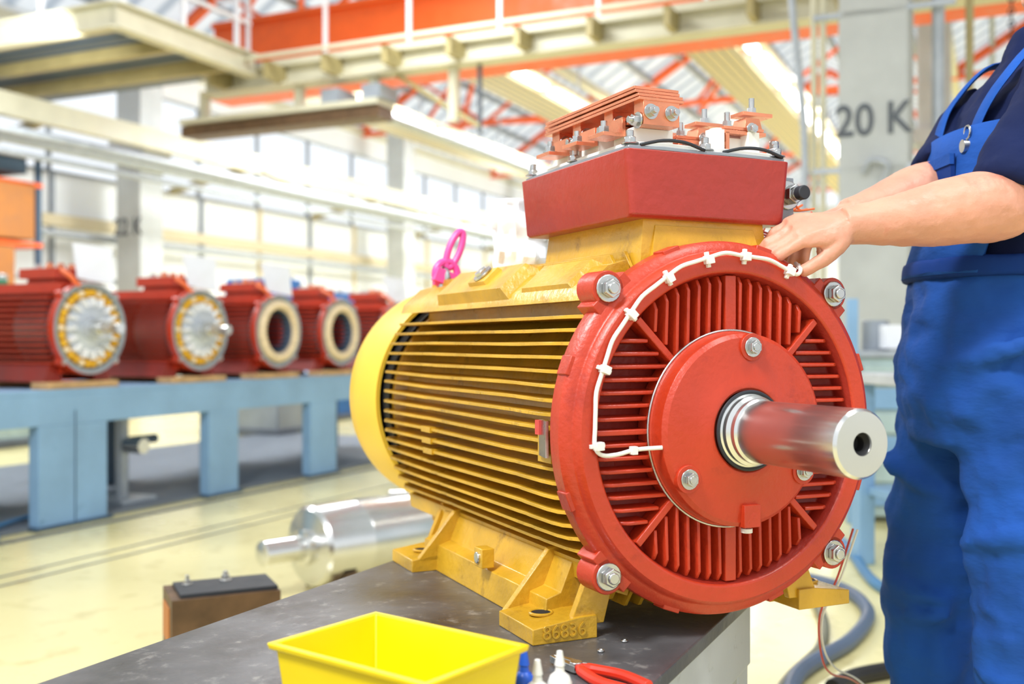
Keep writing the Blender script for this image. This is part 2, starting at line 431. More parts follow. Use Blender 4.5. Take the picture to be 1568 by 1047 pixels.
for t0 in (.075,.17,.28,.36):
    b.box((-.088,t0,.493),(.066,.028,.042),K)
    b.bolt((-.108,t0-.014,.492),(0,-1,0),.0085,stub=.006); b.bolt((-.07,t0-.014,.492),(0,-1,0),.0085,stub=.006)
    b.bolt((-.122,t0,.480),(-1,0,0),.009,stub=.006)
for t0 in (.13,.22,.32):
    b.box((-.15,t0,.462),(.035,.05,.006),K); b.bolt((-.152,t0,.466),(0,0,1),.009,stub=.008)
    b.box((-.13,t0,.475),(.006,.05,.03),K)
for t0,xx in ((.10,.085),(.20,.06),(.30,.04)):
    b.box((xx,t0,.478),(.085,.045,.006),K); b.box((xx,t0,.485),(.08,.04,.005),K)
    b.box((xx-.035,t0,.462),(.007,.045,.03),K); b.box((xx+.02,t0,.495),(.035,.04,.02),K,top=(.8,.8))
    b.box((xx+.03,t0,.512),(.06,.035,.006),K)
    b.bolt((xx+.03,t0,.515),(0,0,1),.008,stub=.016); b.bolt((xx-.02,t0,.489),(0,0,1),.008,stub=.014); b.bolt((xx+.012,t0-.024,.485),(0,-1,0),.007)
for xx in (.03,.10): b.box((xx,.085,.462),(.022,.022,.035),Wm)
b.finish('copper_bus_bars',motor,bevel=.0008,bseg=1)
b=B()
b.box((.176,.19,.375),(.04,.2,.075),G); b.bolt((.182,.09,.382),(0,-1,0),.017,h=.02,stub=.012); b.cyl((.182,.06,.382),(.182,.045,.382),.012,'rubber_dark')
b.bolt((.142,.075,.44),(0,0,1),.013,h=.012,stub=.012)
b.finish('cable_gland',motor,bevel=.002)
b=B()
for i in range(12):
    o=Vector((.20,.14+.01*i,.345)); p=[o]
    for k in range(5): o=o+Vector((random.uniform(.008,.028),random.uniform(-.016,.012),random.uniform(-.010,.014))); p.append(o)
    b.tube(smooth_pts(p,3),.002,'wire_orange' if i%2 else 'wire_red',seg=6)
b.finish('lead_wires',motor)
b=B()
b.cyl((-.15,.85,.23),(-.15,.85,.262),.016,'zinc_bolt'); b.torus((-.15,.85,.275),.02,.007,'zinc_bolt',seg=28,ax='X')
R=Matrix.Rotation(rad(20),3,'Y')
def lk(c,L,w,r,m,tilt):
    pts=[];
    for k in range(33):
        a=2*math.pi*k/32; x=w*math.cos(a); z=L*math.sin(a)
        v=Matrix.Rotation(tilt,3,'Y')@Vector((x,0,z)); pts.append(Vector(c)+v)
    b.tube(pts,r,m,seg=10)
lk((-.145,.85,.285),.028,.026,.0085,'plastic_pink',rad(15)); lk((-.125,.85,.340),.044,.013,.008,'plastic_pink',rad(22))
b.box((-.152,.84,.276),(.05,.022,.03),'plastic_pink',R=R)
b.cyl((-.175,.85,.268),(-.125,.85,.268),.009,'plastic_pink')
b.finish('lifting_shackle',motor,bevel=.001)

b=B(); rings=[]
for i in range(13):
    row=[]
    for j in range(11):
        u=j/10;v=i/12
        row.append(Vector((u*.12-.06+.004*math.sin(5*v),.012*math.sin(7*u+2*v)+.02*v+.008*math.sin(15*v+3*u)+.004*math.sin(31*u+9*v),v*.15)))
    rings.append(row)
b.rings(rings,'paper_white',cap=False,closed=False)
mM=Matrix.Translation(ML)@Matrix.Rotation(MR,4,'Z')
pp=mM@Vector((-.05,.66,.286))
o=b.finish('work_order_sheet',None,loc=pp,rz=rad(10)); sm=o.modifiers.new('s','SOLIDIFY'); sm.thickness=.001
b=B(); b.box((0,0,.03),(.16,.10,.06),'machine_green'); b.box((0,0,.065),(.15,.09,.012),'rubber_dark'); b.cyl((-.05,-.06,.03),(-.05,-.05,.03),.02,'zinc_bolt')
pp=mM@Vector((.07,.56,.286)); b.finish('green_case',None,loc=pp,rz=MR,bevel=.004)

# ================================================================== WORK TABLE
TD=rad(63.9)
A=Vector((-.215,2.24,0)); TZ=.5966
b=B()
L_=1.75;W_=.735
b.box((-L_/2,-W_/2,TZ-.012),(L_,W_,.024),'table_top_steel')
F='table_frame_grey'
for y in (-.03,-W_+.03): b.box((-L_/2,y,TZ-.024-.055),(L_-.02,.05,.11),F)
for x in (-.03,-L_+.03,-L_/2): b.box((x,-W_/2,TZ-.024-.055),(.05,W_-.1,.11),F)
for x in (-.045,-L_+.045):
    for y in (-.045,-W_+.045):
        b.box((x,y,(TZ-.134)/2),(.07,.07,TZ-.134),F); b.box((x,y,.006),(.12,.12,.012),'bench_blue_dark')
b.box((-L_/2,-W_/2,.18),(L_-.12,.04,.04),'bench_blue')
b.box((-.35,-W_+.045,.25),(.05,.05,.42),'bench_blue'); 
b.finish('work_table',None,loc=A,rz=TD,bevel=.003)

b=B(); e=rad(-37.2)
Ym='plastic_yellow'
def bin_shell(w,d,h,th):
    def ring(ins,z,sh): return [Vector((sh+ins,-sh-ins,z)),Vector((w-sh-ins,-sh-ins,z)),Vector((w-sh-ins,-d+sh+ins,z)),Vector((sh+ins,-d+sh+ins,z))]
    rgs=[ring(0,0,.012),ring(0,h-.008,.002),ring(-.006,h-.008,.002),ring(-.006,h,.0),ring(th,h,.0),ring(th,th,.012),]
    b.rings(rgs,Ym)
bin_shell(.24,.17,.10,.003)
for x in (.05,.19): b.box((x,-.001,.045),(.004,.004,.08),Ym)
b.finish('parts_bin',None,loc=(-.178,1.365,TZ),rz=e,bevel=.002)
for i,(x,y,c) in enumerate(((.030,1.235,'plastic_white'),(.058,1.270,'plastic_white'),(.015,1.272,'plastic_blue'))):
    b=B(); 
    pr=[(.014,0),(.015,.004),(.015,.04),(.012,.048),(.006,.053),(.005,.060),(.0065,.061),(.0035,.078),(.001,.079)]
    b.rings([[Vector((r*math.cos(2*math.pi*k/20),r*math.sin(2*math.pi*k/20),t)) for k in range(20)] for r,t in pr],c)
    b.finish('glue_bottle',None,loc=(x,y,TZ))
b=B()
for s in (-1,1):
    b.tube(smooth_pts([(0,0,.008),(.03,s*.012,.008),(.07,s*.022,.008),(.12,s*.016,.008)],5),[.0055]*3+[.0075]*13,'plier_red',seg=10)
    b.prism([(-.004,s*.001,.003),(-.045,s*.001,.003),(-.05,s*.004,.003),(-.02,s*.011,.003),(.01,s*.012,.003)],(0,0,.01),'zinc_bolt')
b.cyl((0,0,.001),(0,0,.015),.009,'zinc_bolt')
b.finish('pliers',None,loc=(.088,1.435,TZ),rz=rad(-50),bevel=.0008)
b=B()
for x,y in ((.05,1.62),(.17,1.58),(.13,1.53)):
    b.torus((x,y,.002),.004,.0015,'zinc_bolt' ,seg=14,s2=6,ax='Z')
b.finish('loose_washers',None,loc=(0,0,TZ))

# ================================================================== HALL FRAME
HO=Vector((-2.726,5.563,0)); HR=rad(65.17)
cH,sH=math.cos(HR),math.sin(HR)
def hall(p,q,z=0): return Vector((HO.x+p*cH-q*sH,HO.y+p*sH+q*cH,z))
def hfin(b,name,**k): return b.finish(name,None,loc=HO,rz=HR,**k)
P0,P1,Q0,Q1=-12,44,-24,11
b=B(); b.box(((P0+P1)/2,(Q0+Q1)/2,-.05),(P1-P0,Q1-Q0,.1),'floor_epoxy')
hfin(b,'floor')
b=B()
for q in (-.78,-.93): b.box((6,q,.0015),(34,.014,.003),'text_grey')
b.box((2.5,-.12,.002),(8,.05,.004),'text_grey')
hfin(b,'trim_floor_rail')
b=B(); b.box((2,1.35,.012),(7.6,2.6,.02),'grating_grey'); hfin(b,'trim_floor_plate')
b=B()
b.box((16,Q1+.1,2.1),(56,.2,4.2),'wall_white'); b.box((16,Q1+.1,6.6),(56,.2,.9),'wall_white')
for p in range(-10,44,2):
    b.box((p,Q1-.04,2.1),(.07,.08,4.2),'trim_grey' if p%4 else 'wall_cream')
b.box((16,Q1-.05,3.3),(56,.1,.22),'wall_cream'); b.box((16,Q1-.06,1.6),(56,.1,.12),'trim_grey'); b.box((16,Q1-.05,.6),(56,.08,1.2),'wall_cream')
hfin(b,'wall_left')
b=B()
for p in range(-10,44,2): b.box((p,Q1+.05,5.2),(.07,.08,2.0),'trim_grey')
for z in (4.2,5.2,6.18): b.box((16,Q1+.05,z),(56,.1,.07),'trim_grey')
hfin(b,'window_1')
b=B(); b.box((P1+.1,(Q0+Q1)/2,2.3),(.2,Q1-Q0,4.6),'wall_white'); 
for q in range(-24,11,3): b.box((P1-.05,q,3.5),(.15,.3,7),'concrete_col')
b.box((P1+.1,(Q0+Q1)/2,6.7),(.2,Q1-Q0,.8),'wall_white')
hfin(b,'wall_far')
b=B(); bay=7.5; zr0,zr1=7.0,9.3
q=Q1
while q>Q0:
    b.poly([(P0+6,q,zr0),(P1,q,zr0),(P1,q-bay/2,zr1),(P0+6,q-bay/2,zr1)],[(0,1,2,3)],'roof_translucent')
    b.poly([(P0+6,q-bay,zr0),(P1,q-bay,zr0),(P1,q-bay/2,zr1),(P0+6,q-bay/2,zr1)],[(0,1,2,3)],'roof_translucent')
    q-=bay
hfin(b,'ceiling')
b=B()
q=Q1
while q>-12:
    for k in range(1,5):
        for sd in (0,1):
            f=k/5; qq=(q-bay/2*f) if sd==0 else (q-bay+bay/2*f)
            b.box((19,qq,zr0+(zr1-zr0)*f-.12),(50,.10,.14),'trim_grey')
    q-=bay
hfin(b,'roof_purlins')
b=B(); q=Q1
T='truss_orange'
while q>-12:
    for p in (3.5,12.5,20.5,28.5,36.5):
        n=4
        lowz=6.75
        top=lambda f: zr0-.15+(zr1-zr0)*(1-abs(2*f-1))
        b.bar((p,q,lowz),(p,q-bay,lowz),.12,T)
        b.bar((p,q,zr0-.15),(p,q-bay/2,zr1-.15),.16,T); b.bar((p,q-bay,zr0-.15),(p,q-bay/2,zr1-.15),.16,T)
        for k in range(1,n):
            f=k/n; 
            f2=(k+1)/n if k<n/2 else (k-1)/n
            b.bar((p,q-bay*f,top(f)),(p,q-bay*f2,lowz),.08,T)
        b.bar((p,q-bay*.5,zr1-.2),(p+4,q-bay*.12,zr0+.4),.12,T); b.bar((p+4,q-bay*.88,zr0+.4),(p,q-bay*.5,lowz),.09,T)
    b.bar((2,q,6.8),(P1,q,6.8),.16,'steel_beige')
    q-=bay
hfin(b,'roof_trusses')
for q,pa,pb in ((6.3,11,40),(2.6,11.2,40),(-1.35,10.4,40),(-9.0,6,40)):
    b=B(); L=pb-pa
    b.box(((pa+pb)/2,q+.62,5.66),(L,.8,.05),'trough_beige'); b.box(((pa+pb)/2,q,5.75),(L,.4,.08),'trough_beige')
    for k in range(5): b.box(((pa+pb)/2,q+.3+k*.16,5.63),(L,.02,.02),'trim_grey')
    p=pa
    while p<pb-2:
        b.box((p+1.2,q,5.66),(2.2,.16,.07),'lamp_tube'); p+=2.6
    for p in range(int(pa)+1,int(pb),4): b.bar((p,q+.3,5.7),(p,q+.3,6.8),.04,'pipe_grey')
    hfin(b,'ceiling_light_trough')
b=B(); S1,S2='steel_beige','steel_olive'
zp=5.0
b.box((7.5,7.8,zp+.20),(3.1,5.2,.04),'grating_grey')
for p in (5.95,7.0,8.1): b.box((p,7.8,zp+.08),(.12,5.2,.2),S2)
b.box((7.2,5.2,zp+.13),(2.7,.10,.34),S1); b.box((7.2,10.4,zp+.13),(2.7,.1,.34),S1); b.box((5.9,7.8,zp+.15),(.1,5.3,.34),S1)
for z in (.0,.3): b.box((7.2,5.14,zp+z-.02),(2.7,.16,.03),S1); b.box((5.84,7.8,zp+z-.02),(.16,5.3,.03),S1)
for k in range(9): b.box((6.1+k*.28,7.8,zp+.165),(.03,5.1,.03),'bench_blue_dark')
for p in (6.0,7.1,8.2):
    b.bar((p,5.2,zp+.2),(p,5.2,zp+1.3),.06,'paper_white')
for q in (6.5,7.8,9.1): b.bar((5.9,q,zp+.2),(5.9,q,zp+1.3),.06,'paper_white')
for z in (zp+.75,zp+1.3): b.bar((5.9,5.2,z),(8.5,5.2,z),.05,'paper_white'); b.bar((5.9,5.2,z),(5.9,10.4,z),.05,'paper_white')
hfin(b,'crane_service_platform')
b=B()
b.box((8.85,0,5.18),(.35,12.6,.10),S1); b.box((8.85,0,5.02),(.10,12.6,.30),S1); b.box((8.85,0,4.87),(.35,12.6,.05),S1)
b.box((8.3,-.2,5.18),(.06,11.5,.05),S1)
for k in range(13): b.box((8.6,5.8-k,5.0),(.5,.08,.25),S2)
b.box((9.75,.2,5.60),(.35,13.2,1.15),'crane_orange'); b.box((9.75,.2,6.2),(.5,13.2,.08),'crane_orange'); b.box((9.75,.2,5.02),(.5,13.2,.08),'crane_orange')
for k in range(7): b.bar((8.7,5.4-1.4*k,5.2),(8.7,5.4-1.4*k,6.3),.05,'paper_white')
b.bar((8.7,6,6.25),(8.7,-6,6.25),.05,'paper_white')
b.box((8.9,4.9,4.32),(.4,3.6,.16),'brown_steel'); b.box((8.9,4.9,4.46),(.5,3.6,.08),S1)
for q in (3.3,4.6,6.4): b.box((8.9,q,4.7),(.12,.12,.5),S1)
for q in (3.2,3.9): b.box((8.9,q,4.6),(.5,.3,.2),'trim_grey')
b.bar((8.9,2.0,4.9),(8.9,2.0,4.1),.12,S1); b.bar((8.9,1.6,4.9),(8.9,1.6,3.9),.05,'text_grey'); b.bar((8.9,3.0,4.9),(8.9,1.6,4.0),.06,S2)
hfin(b,'bridge_crane')
b=B()
for q,z,r in ((7.6,4.0,.07),(7.9,3.75,.05),(9.6,4.35,.10),(4.3,4.75,.09),(3.9,4.60,.06),(10.6,3.0,.07),(10.6,2.2,.05)):
    b.cyl((-4 if q>5 else 10.2,q,z),(42,q,z),r,'pipe_grey',seg=12)
b.box((18,8.6,4.6),(48,.18,.35),S1)
for p in range(-2,42,5): b.bar((p,8.6,4.6),(p,10.9,4.2),.12,S2)
for p in (-1,6,13,20,27,34): b.bar((p,7.6,4.0),(p,8.6,4.5),.08,S1)
hfin(b,'wall_pipes')
def column(p,q,w,label,nm='concrete_column'):
    b=B(); b.box((p,q,3.45),(w,w,6.9),'concrete_col'); b.box((p,q,.15),(w+.15,w+.15,.3),'concrete_col'); b.box((p,q,4.7),(w+.12,w+.3,.3),'concrete_col')
    o=hfin(b,nm,bevel=.02)
    return o
def coltext(p,q,w,label,size,z):
    v=hall(p-w/2-.006,q,z)
    return text('column_marking',label,size,v,(rad(90),0,HR-rad(90)),'text_grey',ext=.003)
column(6.2,-3.82,.60,'20K'); 
column(11.2,10.0,.60,'22K'); 
for p,q in ((16.2,-3.82),(26.2,-3.82),(20.5,9.8),(30,9.8),(3.5,9.8)): column(p,q,.55,'')
t=coltext(6.2,-3.82,.60,'20 K',.40,3.02); t.scale=(.85,1,1); t.data.offset=.006
t=coltext(11.2,10.0,.60,'22 K',.46,3.2); t.scale=(.8,1,1); t.data.offset=.008
b=B()
b.cyl((6.1,-4.35,0),(6.1,-4.35,7),.055,'pipe_grey'); b.cyl((6.3,-4.6,0),(6.3,-4.6,7),.035,'steel_olive'); 
for q in (-3.38,-3.30): b.cyl((5.95,q,0),(5.95,q,7),.03,'steel_beige')
b.tube(smooth_pts([(5.9,-3.2,6.5),(5.9,-3.2,5),(5.9,-3.1,4.4),(5.9,-3.22,3),(5.9,-3.22,2.2)],6),.035,'pipe_grey',seg=10)
b.tube(smooth_pts([(5.84,-3.75,2.55),(5.8,-3.82,2.65),(5.8,-3.95,2.6),(5.84,-3.9,2.4),(5.84,-3.85,2.2)],5),.03,'pipe_grey',seg=8)
for z in (1,2.6,4.0,5.2): b.box((5.92,-3.9,z),(.04,1.2,.05),'pipe_grey')
hfin(b,'column_conduits')
b=B()
for q in (-4.95,-5.2):
    for k in range(60): b.torus((7.2,q,3.2+k*.06),.026,.009,'leather_black',seg=10,s2=5,ax='X' if k%2 else 'Y')
hfin(b,'hoist_chain')

b=B(); Bb='bench_blue'
b.box((1.9,.55,.765),(6.2,1.1,.03),Bb); b.box((1.9,.04,.665),(6.2,.08,.17),Bb); b.box((1.9,1.06,.665),(6.2,.08,.17),Bb)
for p0,p1 in ((-1.2,-.75),(.25,.74),(1.63,1.93),(2.78,3.13),(4.3,4.65)):
    c=(p0+p1)/2
    b.box((c,.04,.29),(p1-p0,.08,.58),Bb); b.box((c,1.06,.29),(p1-p0,.08,.58),'bench_blue_dark'); b.box((p0+.03,.55,.62),(.06,1.0,.08),'bench_blue_dark')
    b.box((c,.05,.01),(p1-p0+.06,.14,.02),'bench_blue_dark')
b.box((.50,-.003,.33),(.006,.006,.66),'bench_blue_dark')
hfin(b,'assembly_bench',bevel=.006)
for p0 in (-.62,.40,1.38,2.22,3.04,3.95):
    b=B(); b.box((p0+.2,.10,.80),(.52,.14,.04),'wood_block'); b.box((p0+.2,.65,.80),(.52,.14,.04),'wood_block')
    hfin(b,'wood_supports',bevel=.004)
b=B()
b.cyl((1.2,.35,.02),(1.2,.35,.55),.04,'pipe_grey'); b.cyl((1.2,.35,.40),(1.5,.35,.40),.03,'machined_steel'); b.box((1.2,.35,.03),(.3,.3,.03),'pipe_grey'); b.cyl((1.2,.3,.38),(1.2,.16,.38),.05,'machined_steel')
hfin(b,'hydraulic_jack')
b=B(); b.tube(smooth_pts([(1.0,.45,.04),(.9,.3,.04),(.6,.3,.04),(.1,.15,.04),(-.2,-.15,.02),(-1,-.25,.02)],8),.015,'hose_blue',seg=8)
hfin(b,'air_hose')

def small_motor(s,kind,box=True,paper=True,q=.03,r=.272,dz=0):
    b=B(); R1='paint_red_dark';R2='paint_red'
    b.lathe([(.15,.35),(.235,.36),(.238,.0),(.247,-.006),(.27,-.006),(.274,0),(.274,.04),(.262,.05),(.218,.055),(.218,.74),(.205,.78),(.12,.79)],R1,seg=56,mlist=['black_void','plate_grey','plate_grey','plate_grey',R2,R2,R2,R1,R1,R1,R1])
    for sd in (-1,1):
        z=-.2
        while z<.21:
            xo=fin_x(z,.272); b.box((sd*(xo/2+.05),.40,z),(xo-.1,.66,.012),R2); z+=.034
    for sz in (-1,1):
        x=-.14
        while x<.15: b.box((x,.40,sz*.225),(.010,.66,.08),R2); x+=.036
    for a in (45,135,225,315):
        d=Vector((math.cos(rad(a)),0,math.sin(rad(a)))); b.cyl(d*.272+Vector((0,.0,0)),d*.272+Vector((0,.05,0)),.026,R2); b.bolt(d*.272,(0,-1,0),.012)
    for sd in (-1,1):
        b.prism([(sd*.25,.10,-.31),(sd*.12,.10,-.31),(sd*.12,.10,-.2),(sd*.2,.10,-.2)],(0,.55,0),R1)
    if kind=='A':
        for k in range(30):
            a=2*math.pi*k/30; d=Vector((math.cos(a),0,math.sin(a)))
            b.sph(d*.212+Vector((0,.01,0)),(.021,.03,.021),'winding_yellow' if k%3 else 'winding_cream',u=8,v=6)
        b.torus((0,.03,0),.20,.028,'winding_yellow')
        b.lathe([(.03,-.05),(.06,-.045),(.07,.0),(.16,.01),(.175,.0),(.178,.05)],'cast_alu',seg=48)
        for k in range(16):
            a=2*math.pi*k/16; d=Vector((math.cos(a),0,math.sin(a)));b.box(d*.158+Vector((0,-.012,0)),(.05,.05,.014),'paper_white',R=Matrix.Rotation(-a-.2,3,'Y'))
        b.cyl((0,.0,0),(0,-.16,0),.038,'machined_steel'); b.cyl((0,-.16,0),(0,-.24,0),.032,'machined_steel'); b.cyl((0,-.05,0),(0,-.10,0),.055,'machined_steel')
    else:
        b.torus((0,.0,0),.197,.034,'winding_cream')
        for k in range(36):
            a=2*math.pi*k/36; d=Vector((math.cos(a),0,math.sin(a))); b.sph(d*.19+Vector((0,-.012,0)),(.02,.03,.012),'winding_cream',u=8,v=6,R=Matrix.Rotation(-a,3,'Y'))
        b.lathe([(.165,.0),(.155,.02),(.152,.34),(.01,.345)],'hose_grey',seg=40,cap=False)
        for k in range(24):
            a=2*math.pi*k/24; d=Vector((math.cos(a),0,math.sin(a))); b.box(d*.152+Vector((0,.18,0)),(.008,.32,.010),'rubber_dark',R=Matrix.Rotation(-a,3,'Y'))
    if box:
        b.box((0,.30,.275),(.18,.26,.05),R2,top=(.9,.9)); b.box((0,.30,.325),(.24,.3,.06),R2)
        for dx in (-.08,0,.08):
            b.box((dx,.24,.37),(.03,.05,.04),'copper',top=(.6,.6)); b.bolt((dx,.34,.355),(0,0,1),.02)
        b.tube(smooth_pts([(-.10,.12,.34),(-.12,.03,.30),(-.09,.0,.25),(-.06,.04,.26)],4),.014,'wire_orange',seg=8)
    o=b.finish('electric_motor',None,loc=hall(s,q,.82+.31),rz=HR)
    if paper:
        b=B(); b.prism([(-.02,0,-.10),(.20,0,-.13),(.24,.10,.10),(.0,.12,.12)],(0,.004,.0),'paper_white')
        v=hall(s+.02,q+.10,.82+.31+.40); b.finish('work_order_sheet',None,loc=v,rz=HR+rad(-20))
    return o
small_motor(-.42,'B',paper=False); small_motor(.64,'A'); small_motor(1.58,'A'); small_motor(2.42,'B'); small_motor(3.24,'B',paper=False); small_motor(4.15,'B')
def machine(p,q,sx,sy,sz,m1,m2,nm):
    b=B(); b.box((p,q,sz*.3),(sx,sy,sz*.6),m1); b.box((p-.1*sx,q,sz*.75),(sx*.6,sy*.8,sz*.32),m2,top=(.85,.85)); b.cyl((p+sx*.3,q,sz*.6),(p+sx*.3,q,sz*.95),sx*.1,'zinc_bolt')
    b.cyl((p-sx*.4,q-sy*.5,sz*.5),(p-sx*.4,q-sy*.65,sz*.5),sz*.09,'pipe_grey'); b.box((p+sx*.1,q-sy*.51,sz*.35),(sx*.4,.03,sz*.2),'text_grey')
    b.box((p,q,.04),(sx*1.1,sy*1.1,.08),'text_grey'); hfin(b,nm,bevel=.02)
machine(6.0,2.9,1.0,1.0,1.95,'plate_grey','machine_blue','pump_unit')
machine(3.4,4.6,1.0,1.0,1.85,'cabinet_green','machine_green','test_unit')
machine(8.5,3.8,1.4,1.2,1.9,'machine_blue','machine_blue','pump_unit')
machine(9.8,1.2,1.2,1.0,1.6,'plate_grey','machine_blue','test_unit')
machine(1.6,6.0,1.4,1.0,1.6,'plate_grey','cabinet_green','test_unit')
machine(12.5,4.5,1.6,1.2,1.9,'pipe_grey','machine_green','pump_unit')
machine(14.5,-.6,1.4,1.4,1.9,'plate_grey','cabinet_green','test_unit')
machine(6.4,6.6,1.2,1.0,1.9,'paint_red','plate_grey','pump_unit')
machine(10.6,6.6,1.6,1.0,2.2,'plate_grey','machine_blue','pump_unit')
machine(13.0,-3.0,1.4,1.2,1.5,'cabinet_green','plate_grey','test_unit')
machine(19.0,-2.0,2.0,1.6,1.9,'plate_grey','machine_blue','test_unit')
machine(23.0,4.0,2.4,1.6,2.6,'plate_grey','cabinet_green','test_unit')
b=B()
for p in (5.6,7.4):
    for q in (8.3,9.3): b.box((p,q,1.9),(.08,.08,3.8),'bench_blue_dark')
for z in (.5,1.5,2.5,3.4): b.box((6.5,8.8,z),(1.9,1.1,.07),'crane_orange')
b.box((6.3,8.7,2.0),(1.3,.9,.9),'cardboard'); b.box((6.6,8.7,3.0),(1.4,.9,.85),'cardboard'); b.box((6.5,8.7,.95),(1.4,.9,.75),'cardboard'); b.box((6.6,8.7,3.7),(1.2,.8,.3),'bench_blue_dark')
hfin(b,'storage_rack',bevel=.01)
b=B()
for k in range(12):
    b.box((17.6,7.0-k*.26,.25+k*.25),(.9,.26,.05),'trim_grey')
for p in (17.15,18.05):
    b.bar((p,7.2,.1),(p,4.1,3.05),.18,'steel_olive'); b.bar((p,7.2,1.1),(p,4.1,4.05),.06,'steel_olive')
    for k in range(4): b.bar((p,7.2-k*.9,.2+k*.87),(p,7.2-k*.9,1.1+k*.87),.05,'steel_olive')
b.box((17.6,3.6,3.1),(1.2,1.2,.12),'trim_grey')
for p in (17.1,18.1):
    for q in (3.1,4.1): b.bar((p,q,0),(p,q,3.1),.12,'steel_olive')
hfin(b,'staircase')
b=B(); d='machined_steel'
b.lathe([(.04,-.34),(.052,-.335),(.052,-.16),(.075,-.155),(.075,-.13),(.155,-.12),(.168,-.105),(.170,.10),(.172,.105),(.170,.11),(.170,.52),(.16,.535),(.09,.54),(.075,.60),(.05,.61),(.05,.82)],d,seg=64)
o=b.finish('steel_roller',None,loc=(-.76,4.42,.20),rz=rad(-46))
b=B()
for t in (.0,.45):
    b.box((0,t,.012),(.3,.07,.024),'brown_steel'); b.prism([(-.15,t-.03,.02),(-.06,t-.03,.02),(-.15,t-.03,.10)],(0,.06,0),'brown_steel'); b.prism([(.15,t-.03,.02),(.06,t-.03,.02),(.15,t-.03,.10)],(0,.06,0),'brown_steel')
b.finish('roller_cradle',None,loc=(-.76,4.42,0),rz=rad(-46))
b=B(); b.cyl((-.45,5.15,.28),(-.05,5.3,.28),.07,'machined_steel'); b.cyl((-.6,5.1,.28),(-.45,5.15,.28),.045,'machined_steel'); b.cyl((-.30,5.2,.28),(-.24,5.22,.28),.1,'steel_olive'); b.box((-.3,5.2,.1),(.5,.2,.2),'brown_steel'); b.finish('shaft_blank')
b=B(); b.box((0,0,.17),(.30,.20,.34),'brown_steel'); b.box((0.01,0,.345),(.27,.17,.012),'rubber_dark'); b.box((-.152,0,.26),(.006,.12,.10),'cardboard')
b.bolt((-.09,.04,.351),(0,0,1),.010,stub=.012); b.bolt((.02,.05,.351),(0,0,1),.012,stub=.01)
b.finish('steel_block',None,loc=(-.84,3.02,0),rz=rad(25),bevel=.006)

b=B()
b.box((0,0,.98),(1.2,.6,.04),'pipe_grey'); b.box((0,0,.5),(1.1,.55,.92),'cabinet_green')
for k in range(6): b.box((0,-.285,.16+k*.14),(1.0,.02,.12),'cabinet_green' if k%2 else 'bench_blue'); b.box((0,-.305,.18+k*.14),(.4,.02,.02),'zinc_bolt')
b.box((-.56,-.28,.65),(.06,.06,1.3),'bench_blue'); b.box((-.1,0,1.08),(.5,.4,.14),'paper_white'); b.box((.1,0,1.22),(.4,.35,.12),'trough_beige'); b.cyl((-.35,.0,1.0),(-.35,.0,1.18),.08,'plate_grey')
b.finish('tool_cabinet',None,loc=(2.55,6.3,0),rz=rad(-4),bevel=.006)
b=B()
b.box((0,0,.88),(.9,.7,.05),'table_frame_grey')
for x in (-.4,.4):
    for y in (-.3,.3): b.box((x,y,.43),(.08,.08,.86),'bench_blue')
b.box((0,0,.35),(.8,.6,.04),'bench_blue'); b.box((.1,0,.98),(.4,.3,.14),'pipe_grey'); b.cyl((-.25,0,.9),(-.25,0,1.06),.06,'plate_grey')
b.finish('side_bench',None,loc=(2.12,4.75,0),rz=rad(12),bevel=.005)
b=B()
hs=[([(.62,2.3,.025),(.72,2.7,.025),(.87,3.2,.025),(1.17,3.6,.025),(1.36,4.0,.025),(1.36,4.4,.025),(1.15,4.7,.025),(1.0,5.2,.025)],.026,'hose_grey'),
    ([(.55,2.4,.02),(.80,3.1,.02),(1.05,3.55,.02),(1.18,4.0,.02),(1.22,4.5,.02),(1.0,4.9,.02)],.018,'hose_olive'),
    ([(1.2,6.2,.02),(1.55,6.0,.02),(1.70,5.5,.02),(1.66,5.1,.02),(1.55,4.4,.02),(1.7,4.05,.02),(2.4,3.9,.02)],.024,'hose_blue'),
    ([(.95,3.1,.025),(1.08,3.22,.025),(1.3,3.3,.025),(1.7,3.35,.025),(2.2,3.5,.025)],.026,'leather_black')]
for p,r,m in hs: b.tube(smooth_pts(p,8),r,m,seg=10)
b.finish('floor_hoses')
b=B()
b.tube(smooth_pts([(.64,1.96,.70),(.615,1.98,.60),(.59,2.0,.53),(.60,2.03,.45),(.64,2.1,.385),(.76,2.3,.30),(.95,2.55,.12),(1.1,2.7,.01),(1.5,3.0,.01)],8),.0022,'wire_red',seg=6)
b.tube(smooth_pts([(.645,1.95,.70),(.62,1.975,.60),(.596,2.0,.53),(.605,2.03,.46),(.65,2.1,.395),(.77,2.3,.30),(.95,2.5,.12),(1.1,2.65,.01),(1.5,2.9,.01)],8),.0022,'plastic_white',seg=6); b.finish('signal_wire')

# ================================================================== WORKER
worker=empty('factory_worker',(.92,1.97,0))
WO=Vector((-.92,-1.97,0))
def wfin(b,name,vox=None,sm=4,disp=0,dsize=.12,bevel=0,ang=60,disp2=0,d2=.04):
    o=b.finish(name,worker,loc=WO,ang=ang,bevel=bevel)
    if vox:
        r=o.modifiers.new('remesh','REMESH'); r.mode='VOXEL'; r.voxel_size=vox; r.use_smooth_shade=True
        s=o.modifiers.new('smooth','SMOOTH'); s.factor=.5; s.iterations=sm
        for i,(dd,ds,ty) in enumerate(((disp,dsize,'CLOUDS'),(disp2,d2,'CLOUDS'))):
            if dd:
                tx=bpy.data.textures.new(name+'_folds',ty); tx.noise_scale=ds; tx.noise_depth=1
                dm=o.modifiers.new('folds','DISPLACE'); dm.texture=tx; dm.strength=dd; dm.mid_level=.5; dm.texture_coords='LOCAL'
    return o
